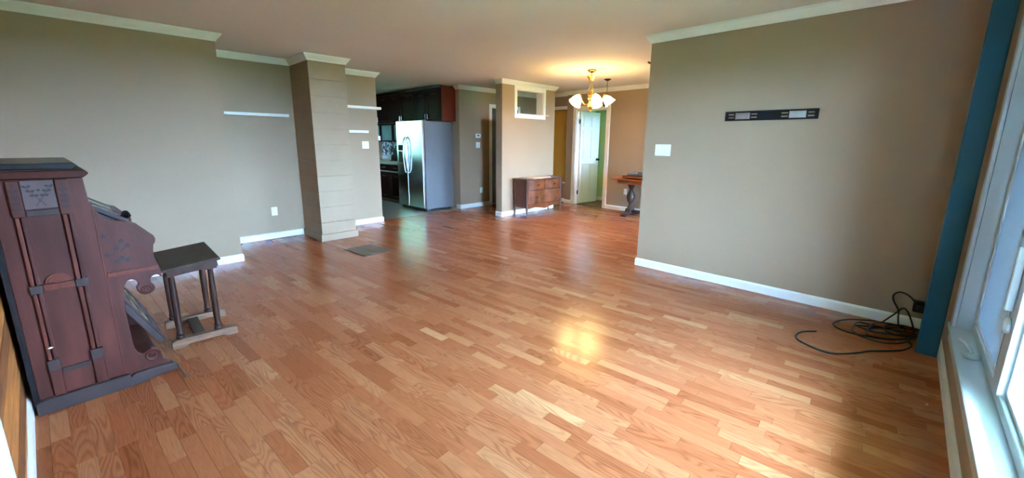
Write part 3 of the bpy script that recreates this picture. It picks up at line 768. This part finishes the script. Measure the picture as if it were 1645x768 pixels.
# ------------------------------------------------------------------ black cable
cb = thing('cable_coil', 'tangled black cable lying on the floor by the teal panel', 'cable', (3.8, .0, 0))
zr = .0065
runA = [(3.577, .318), (3.537, .363), (3.477, .401), (3.389, .413), (3.321, .387), (3.276, .323), (3.25, .255), (3.257, .193), (3.292, .146), (3.381, .073), (3.467, .019), (3.541, -.051), (3.607, -.112), (3.66, -.15), (3.78, -.19), (3.9, -.16)]
ptsA = [(x-3.8, y, zr) for x, y in runA]
loops = []
rg = random.Random(5)
for k, (cx_, cy_, ra, rb, rot, ph) in enumerate(((3.93, .02, .25, .16, -52, 0.3), (3.84, -.02, .17, .14, -28, 1.4), (4.0, -.07, .21, .10, -60, 2.4), (3.90, -.09, .20, .09, -38, 3.0), (3.99, -.13, .12, .09, -20, 4.1))):
    for j in range(10):
        a = ph+2*math.pi*j/10; x = ra*math.cos(a)*(1+.04*rg.random()); y = rb*math.sin(a)
        c, s = math.cos(R(rot)), math.sin(R(rot))
        loops.append((min(4.15, cx_+x*c-y*s)-3.8, max(-.29, cy_+x*s+y*c), zr+.004*k+.003*rg.random()))
part('cable_run', MB().tube(spline(ptsA+loops, 6), .0058, 7), M_cable, cb, smooth=True)
up_ = [(4.10, -.115, .02), (4.10, -.105, .08), (4.1, -.099, .137), (4.1, -.062, .205), (4.1, -.056, .25), (4.1, -.084, .281), (4.1, -.127, .273), (4.1, -.169, .236), (4.11, -.19, .19)]
part('cable_loop', MB().tube(spline([(p[0]-3.8, p[1], p[2]) for p in up_], 6), .0055, 7), M_cable, cb, smooth=True)
up2 = [(4.08, -.02, .02), (4.10, -.085, .11), (4.1, -.12, .163), (4.1, -.15, .14), (4.08, -.184, .063), (4.0, -.20, .02)]
part('cable_loop', MB().tube(spline([(p[0]-3.8, p[1], p[2]) for p in up2], 6), .0055, 7), M_cable, cb, smooth=True)
wp = thing('wall_box', 'small black cable box on the right wall behind the teal panel', 'junction box', (XT, -.215, .185), R(-90))
part('body', MB().box(-.045, .045, -.06, 0, -.04, .04), M_black, wp, bevel=.006)
part('plug', MB().lathe([(.02, 0), (.02, .03), (.008, .04)], (0, 0, 0), 12, 'y').xf(Matrix.Translation((-.01, -.06, 0)) @ Matrix.Rotation(math.pi, 4, 'Z')), M_black, wp)
solo('paint_fleck', MB().prism([(-.006, -.004), (.005, -.006), (.008, .003), (-.003, .006)], 'z', .0002, .002), M_speck, 'tiny white fleck on the floor below the window', 'fleck', (2.95, -.252, 0))

# ------------------------------------------------------------------ kitchen
CFX = 4.87
def door_face(parent, y0, y1, z0, z1, xf_, m=None, carve=True):
    m = m or M_cherry
    d = part('door', MB().box(xf_-.02, xf_, y0+.004, y1-.004, z0+.004, z1-.004), m, parent, bevel=.003)
    w = .05
    fr_ = MB().box(xf_-.028, xf_-.02, y0+.006, y1-.006, z0+.006, z0+w).box(xf_-.028, xf_-.02, y0+.006, y1-.006, z1-w, z1-.006).box(xf_-.028, xf_-.02, y0+.006, y0+w, z0+w, z1-w).box(xf_-.028, xf_-.02, y1-w, y1-.006, z0+w, z1-w)
    part('door_frame', fr_, m, d, bevel=.003)
    pn = (y0+w+.02, y1-w-.02, z0+w+.02, z1-w-.02)
    part('raised_panel', MB().box(xf_-.027, xf_-.019, *pn), m, d, bevel=.007)
    if carve:
        yc = (y0+y1)/2; zc2 = z1-w-.045
        mb = MB()
        for s in (-1, 1):
            for k in range(3):
                t = k/2; mb.box(xf_-.032, xf_-.027, yc+s*(.02+.05*t)-.014, yc+s*(.02+.05*t)+.014, zc2-.008+.01*(1-t), zc2+.004+.01*(1-t))
        part('ornament', mb, M_cherry2, d, bevel=.003)
    return d
def bar_handle(parent, y, z0, z1, x):
    part('handle', MB().tube([(x, y, z0), (x-.03, y, z0+.004), (x-.03, y, z1-.004), (x, y, z1)], .005, 8), M_chrome, parent)
units = [(6.62, 7.554, 'dark cherry wall cabinet above the fridge with a red end panel'), (7.554, 8.588, 'dark cherry short wall cabinet just left of the one above the fridge'), (8.588, 9.62, 'dark cherry short wall cabinet furthest left, partly behind the shelf wall')]
for i, (y0, y1, lab) in enumerate(units):
    u = thing('wall_cabinet', lab, 'cabinet', (0, 0, 0), 0, 'short upper kitchen cabinets')
    u.location = (CFX, y0, 1.755)
    oz_ = -1.755
    def sh(mb): return mb
    body = part('body', MB().box(0, XG-CFX-.002, .001, y1-y0-.001, 0, .62), M_cherry, u, bevel=.002)
    ymid = (y1-y0)/2
    for (a, b) in ((.002, ymid), (ymid, y1-y0-.002)):
        d = door_face(u, a, b, .0, .60, 0)
        bar_handle(d, b-.035 if a < .01 else a+.035, .04, .14, -.028)
    part('crown_strip', MB().prism([(-.03, .62), (-.045, .655), (XG-CFX-.002, .655), (XG-CFX-.002, .62)], 'y', -.0, y1-y0-.001), M_cherry, u, bevel=.004)
    if i == 0:
        part('end_panel', MB().box(-.018, XG-CFX-.002, -.012, .001, 0, .64), M_cherry2, u, label='reddish cherry end panel', bevel=.002)
for i, (y0, y1, lab) in enumerate(((7.66, 8.48, 'glass fronted wall cabinet nearest the fridge'), (8.48, 9.60, 'glass fronted wall cabinet furthest left over the counter'))):
    u = thing('glass_cabinet', lab, 'cabinet', (CFX, y0, 1.345), 0, 'glass fronted kitchen cabinets')
    part('body', MB().box(.004, XG-CFX-.002, .001, y1-y0-.001, 0, .409), M_cherry, u)
    n = 2; w = (y1-y0)/n
    for k in range(n):
        a, b = k*w+.003, (k+1)*w-.003
        d = part('door', MB().box(-.02, .003, a, a+.05, .0, .405).box(-.02, .003, b-.05, b, .0, .405).box(-.02, .003, a+.05, b-.05, .365, .405).box(-.02, .003, a+.05, b-.05, 0, .03), M_cherry, u, bevel=.002)
        part('pane', MB().box(-.012, -.006, a+.05, b-.05, .03, .365), M_cabreflect, d)
        bar_handle(d, b-.025 if k == 0 else a+.025, .03, .13, -.02)
# base cabinets
BX = 4.60
u = thing('sink_cabinet', 'long dark cherry base cabinet under the kitchen window, seen in the fridge door', 'cabinet', (2.45, 9.7, 0), 0)
part('body', MB().box(-1.2, 1.2, .02, .597, .09, .88), M_cherry, u)
part('toe_kick', MB().box(-1.2, 1.2, .07, .597, 0, .09), M_runner, u)
part('worktop', MB().box(-1.2, 1.2, 0, .597, .88, .92), M_counter, u, bevel=.004)
for k in range(4): part('door', MB().box(-1.19+k*.6, -.61+k*.6, 0, .02, .10, .86), M_cherry, u, bevel=.004)
for i, (y0, y1, lab) in enumerate(((7.70, 8.20, 'dark cherry base cabinet right beside the fridge'), (8.20, 8.72, 'second dark cherry base cabinet from the fridge'), (8.72, 9.6, 'dark cherry base cabinet furthest left behind the shelf wall'))):
    u = thing('base_cabinet', lab, 'cabinet', (BX, y0, 0), 0, 'kitchen base cabinets')
    part('body', MB().box(0, XG-BX-.002, .001, y1-y0-.001, .09, .858), M_cherry, u)
    part('toe_kick', MB().box(.05, XG-BX-.002, .001, y1-y0-.001, 0, .09), M_runner, u)
    dr = part('drawer', MB().box(-.02, 0, .006, y1-y0-.006, .715, .85), M_cherry, u, bevel=.004)
    part('handle', MB().tube([(-.02, (y1-y0)/2-.06, .785), (-.045, (y1-y0)/2-.05, .785), (-.045, (y1-y0)/2+.05, .785), (-.02, (y1-y0)/2+.06, .785)], .006, 8), M_chrome, dr)
    part('rail_strip', MB().box(-.022, 0, .003, y1-y0-.003, .692, .708), M_counter, u)
    d = door_face(u, .002, y1-y0-.002, .09, .685, 0)
    part('handle', MB().tube([(-.028, (y1-y0)/2-.06, .17), (-.05, (y1-y0)/2-.05, .17), (-.05, (y1-y0)/2+.05, .17), (-.028, (y1-y0)/2+.06, .17)], .006, 8), M_chrome, d)
ct = thing('countertop', 'pale stone kitchen worktop with low upstand left of the fridge', 'worktop', (BX, 7.69, .858))
part('slab', MB().box(-.03, XG-BX-.003, 0, 1.9, 0, .04), M_counter, ct, bevel=.005)
part('upstand', MB().box(XG-BX-.025, XG-BX-.003, 0, 1.9, .04, .14), M_counter, ct, bevel=.003)
struct('wall_backsplash', MB().box(XG-.008, XG, 7.69, 9.6, 1.0, 1.345), M_mosaic)
sr = thing('spice_jar_rack', 'dark row of small jars under the glass cabinet', 'jar rack', (5.0, 8.62, .899))
part('rack', MB().box(-.05, .05, -.22, .22, 0, .02).box(.04, .05, -.22, .22, .02, .25), M_black, sr)
for k in range(6): part('jar', MB().lathe([(.028, 0), (.03, .01), (.03, .09), (.02, .1), (.024, .102), (.024, .125), (0, .127)], (-.005, -.18+k*.072, .02), 12), M_ebony, sr, smooth=True)

fg = thing('refrigerator', 'side by side stainless steel refrigerator with grey sides', 'refrigerator', (4.47, 6.655, 0))
FW = .93
part('cabinet', MB().box(.0, .66, 0, FW, .045, 1.74), M_fside, fg, bevel=.006)
part('base_grille', MB().box(.01, .10, .02, FW-.02, .005, .07), M_black, fg)
part('hinge_cover', MB().box(-.03, .06, .02, .12, 1.74, 1.765).box(-.03, .06, FW-.12, FW-.02, 1.74, 1.765), M_fside, fg, bevel=.005)
for fy in (.06, FW-.06):
    part('foot', MB().lathe([(.025, 0), (.025, .045)], (.08, fy, 0), 10).lathe([(.025, 0), (.025, .045)], (.6, fy, 0), 10), M_black, fg)
dm = .535
dR = part('door', MB().box(-.06, -.004, .003, dm-.004, .075, 1.75), M_stain, fg, bevel=.008, label='wide stainless fridge door')
dL = part('door', MB().box(-.06, -.004, dm+.004, FW-.003, .075, 1.75), M_stain, fg, bevel=.008, label='narrow stainless freezer door with dispenser')
def fhandle(y, par):
    pts = spline([(-.06, y, .74), (-.095, y, .80), (-.118, y, 1.0), (-.122, y, 1.1), (-.118, y, 1.2), (-.095, y, 1.38), (-.06, y, 1.44)], 5)
    part('handle', MB().tube(pts, .014, 10), M_chrome, par, smooth=True)
fhandle(dm-.045, dR); fhandle(dm+.045, dL)
part('dispenser', MB().box(-.063, -.058, dm+.13, FW-.06, .92, 1.30), M_stain, dL, bevel=.003)
part('dispenser_recess', MB().box(-.0645, -.060, dm+.145, FW-.075, .935, 1.16), M_black, dL)
part('dispenser_panel', MB().box(-.0645, -.060, dm+.145, FW-.075, 1.175, 1.285), M_fside, dL)

# ------------------------------------------------------------------ serpentine dresser and runner cloth
dz = thing('low_dresser', 'low serpentine front walnut dresser on cabriole legs against the partition', 'dresser', (5.975, YP-.02, 0))
DW, DD, DT, DB = .52, .37, .70, .16
def front(x):   # serpentine front, y at x
    t = (x+DW)/(2*DW); return -DD+.02-.026*math.cos(2*math.pi*t*2-math.pi)*(.6 if True else 1)
def serp(off, x0, x1, n=24): return [(x0+(x1-x0)*k/n, front(x0+(x1-x0)*k/n)+off) for k in range(n+1)]
part('carcass', MB().prism(serp(.012, -DW+.02, DW-.02)+[(DW-.02, 0), (-DW+.02, 0)], 'z', DB, DT-.02), M_dresser, dz, bevel=.003)
part('top', MB().prism(serp(-.025, -DW-.02, DW+.02)+[(DW+.02, 0), (-DW-.02, 0)], 'z', DT-.022, DT), M_dresser, dz, bevel=.006)
for (z0, z1, x0, x1) in ((.50, .665, -DW+.05, -.01), (.50, .665, .01, DW-.05), (.23, .48, -DW+.05, DW-.05)):
    d = part('drawer', MB().prism(serp(-.010, x0, x1, 20)+serp(.012, x0, x1, 20)[::-1], 'z', z0, z1), M_burl, dz, bevel=.003)
    for kx in ((x0+(x1-x0)*.22, x0+(x1-x0)*.78) if z0 < .4 else ((x0+x1)/2,)):
        part('pull', MB().lathe([(.008, 0), (.008, .012), (.016, .018), (.012, .026), (0, .028)], (0, 0, 0), 12, 'y').xf(Matrix.Translation((kx, front(kx)-.010, (z0+z1)/2)) @ Matrix.Rotation(math.pi, 4, 'Z')), M_brass, d, smooth=True)
ap = [(-DW+.05, .225), (DW-.05, .225), (DW-.05, .15), (.3, .165), (.18, .15), (0, .118), (-.18, .15), (-.3, .165), (-DW+.05, .15)]
part('apron', MB().prism(ap, 'y', -DD+.008, -DD+.03), M_burl, dz, bevel=.003)
for sx in (-1, 1):
    part('side_panel', MB().box(sx*(DW-.006), sx*(DW-.022), -DD+.06, -.03, DB+.03, DT-.03), M_dresser, dz, bevel=.003)
for sx in (-1, 1):
    for (yy, sy) in ((-DD+.035, -1), (-.035, 0)):
        part('corner_post', MB().box(sx*(DW-.045), sx*DW, yy-.022, yy+.022, DB, DT-.02), M_dresser, dz, bevel=.006)
        x = sx*(DW-.022)
        pts = spline([(x, yy, .20), (x+sx*.004, yy+sy*.010, .14), (x-sx*.002, yy+sy*.002, .07), (x+sx*.002, yy+sy*.008, .022), (x+sx*.006, yy+sy*.016, .008)], 4)
        rr = [.026-.014*min(1, k/10) if k < 11 else .012+.006*(k-10)/6 for k in range(len(pts))]
        part('leg', MB().tube(pts, rr, 10).lathe([(.016, 0), (.022, .006), (.018, .016), (.0, .018)], (x+sx*.006, yy+sy*.016, 0), 12), M_dresser, dz, smooth=True)
cl = MB().prism([(-.36, -.40), (.12, -.40), (.36, -.20), (.34, -.05), (-.30, -.05)], 'z', .0005, .005)
solo('table_runner', cl, M_cloth, 'white cloth runner laid over the top of the low dresser', 'runner', (5.97, YP-.02, DT), 0, bevel=.002)

# ------------------------------------------------------------------ trestle table with things on it
tb = thing('trestle_table', 'dark wooden trestle table with carved vase pedestals beyond the right wall', 'table', (7.08, 3.42, 0))
part('table_top', MB().box(-.30, .30, -.56, .56, .685, .705), M_tbl, tb, bevel=.008)
part('draw_leaf', MB().box(-.29, .29, .30, .60, .708, .722), M_tbl, tb, bevel=.006)
part('apron', MB().box(-.25, .25, -.46, .46, .61, .685), M_tbl, tb, bevel=.004)
vase = [(.05, 0), (.055, .02), (.035, .05), (.03, .09), (.06, .13), (.078, .20), (.072, .26), (.045, .31), (.032, .35), (.035, .38), (.055, .41), (.07, .45), (.075, .475)]
for yy in (.30, -.30):
    part('pedestal', MB().lathe(vase, (0, yy, .135), 20), M_tbldark, tb, smooth=True)
    ft = [(-.27, 0), (-.27, .035), (-.22, .055), (-.12, .07), (-.07, .14), (.07, .14), (.12, .07), (.22, .055), (.27, .035), (.27, 0), (.18, 0), (.15, .018), (-.15, .018), (-.18, 0)]
    part('foot', MB().prism(ft, 'y', yy-.05, yy+.05), M_tbldark, tb, bevel=.006)
part('stretcher', MB().box(-.03, .03, -.26, .26, .06, .11), M_tbldark, tb, bevel=.005)
bk = thing('table_leaf', 'loose reddish wooden leaf lying on the trestle table', 'board', (7.08, 3.37, .722))
part('board', MB().box(-.24, .24, -.28, .42, 0, .045), M_organ_red, bk, bevel=.006)
part('edge_moulding', MB().box(-.246, -.24, -.28, .42, .010, .035), M_tbl, bk)
bk2 = thing('dark_tray', 'dark grey flat tray on top of the wooden leaf', 'tray', (7.08, 3.30, .767))
part('base', MB().box(-.20, .20, -.18, .42, 0, .012), M_tbldark, bk2, bevel=.003)
part('rim', MB().box(-.20, -.185, -.18, .42, .012, .05).box(.185, .20, -.18, .42, .012, .05).box(-.185, .185, .405, .42, .012, .05).box(-.185, .185, -.18, -.165, .012, .05), M_fside, bk2, bevel=.003)

# ------------------------------------------------------------------ chandelier
CX, CYY = 5.466, 3.641
ch = thing('chandelier', 'lit brass chandelier with frosted glass tulip shades over the dining area', 'chandelier', (CX, CYY, 1.82))
zz = lambda z: z-1.82
part('ceiling_canopy', MB().lathe([(.012, zz(2.395)), (.04, zz(2.405)), (.062, zz(2.425)), (.066, zz(2.4395))], (0, 0, 0), 20), M_brass, ch, smooth=True)
part('stem', MB().lathe([(.008, zz(2.30)), (.008, zz(2.40))], (0, 0, 0), 10), M_brass, ch)
part('crown_leaf', MB().lathe([(.02, zz(2.28)), (.028, zz(2.285)), (.05, zz(2.315)), (.078, zz(2.345)), (.074, zz(2.348)), (.045, zz(2.322)), (.018, zz(2.30))], (0, 0, 0), 8), M_brass, ch)
for k in range(3):
    a = 2*math.pi*k/3
    c, s = math.cos(a), math.sin(a)
    part('stem_rod', MB().tube(spline([(c*.02, s*.02, zz(2.29)), (c*.026, s*.026, zz(2.2)), (c*.045, s*.045, zz(2.11)), (c*.03, s*.03, zz(2.06))], 5), .006, 8), M_brass, ch, smooth=True)
part('body', MB().lathe([(0, zz(1.822)), (.010, zz(1.825)), (.014, zz(1.84)), (.007, zz(1.85)), (.02, zz(1.862)), (.036, zz(1.885)), (.042, zz(1.92)), (.032, zz(1.96)), (.024, zz(1.99)), (.042, zz(2.01)), (.046, zz(2.03)), (.03, zz(2.06)), (.02, zz(2.09)), (.024, zz(2.12)), (.012, zz(2.15))], (0, 0, 0), 20), M_brass, ch, smooth=True)
# the arm nearest the camera points a little to the right of the line of sight
vd = math.atan2(-CYY, -CX)
for k in range(5):
    a = vd+R(17)+2*math.pi*k/5
    c, s = math.cos(a), math.sin(a)
    P = lambda r, z: (c*r, s*r, zz(z))
    arm = part('arm', MB().tube(spline([P(.03, 1.95), P(.09, 1.93), P(.15, 1.98), P(.19, 2.05), P(.21, 2.065)], 6), .007, 8), M_brass, ch, smooth=True)
    ax_ = Vector((c*math.sin(R(38)), s*math.sin(R(38)), -math.cos(R(38))))
    q = Vector((0, 0, 1)).rotation_difference(ax_).to_matrix().to_4x4()
    base_ = Matrix.Translation(P(.205, 2.065)) @ q
    part('socket', MB().lathe([(.012, -.02), (.022, -.005), (.024, .02), (.02, .03)], (0, 0, 0), 14).xf(base_), M_brass, arm, smooth=True)
    part('shade', MB().lathe([(.024, .015), (.034, .03), (.056, .06), (.068, .095), (.074, .125), (.086, .15), (.083, .15), (.070, .125), (.063, .095), (.052, .062), (.030, .034), (.020, .02)], (0, 0, 0), 20).xf(base_), M_shade, arm, smooth=True)
# small pendant behind it
pdn = thing('pendant_light', 'thin dark pendant with a small ceiling rose behind the chandelier', 'pendant', (6.43, 3.955, 1.98))
part('ceiling_rose', MB().lathe([(.01, .425), (.035, .435), (.055, .45), (.062, .4595)], (0, 0, 0), 18), M_bronze, pdn, smooth=True)
part('cord', MB().lathe([(.005, .12), (.005, .43)], (0, 0, 0), 8), M_bronze, pdn)
part('shade', MB().lathe([(.055, 0), (.06, .01), (.045, .07), (.02, .11), (.012, .125), (.010, .12), (.04, .065), (.052, .005)], (0, 0, 0), 18), M_bronze, pdn, smooth=True)
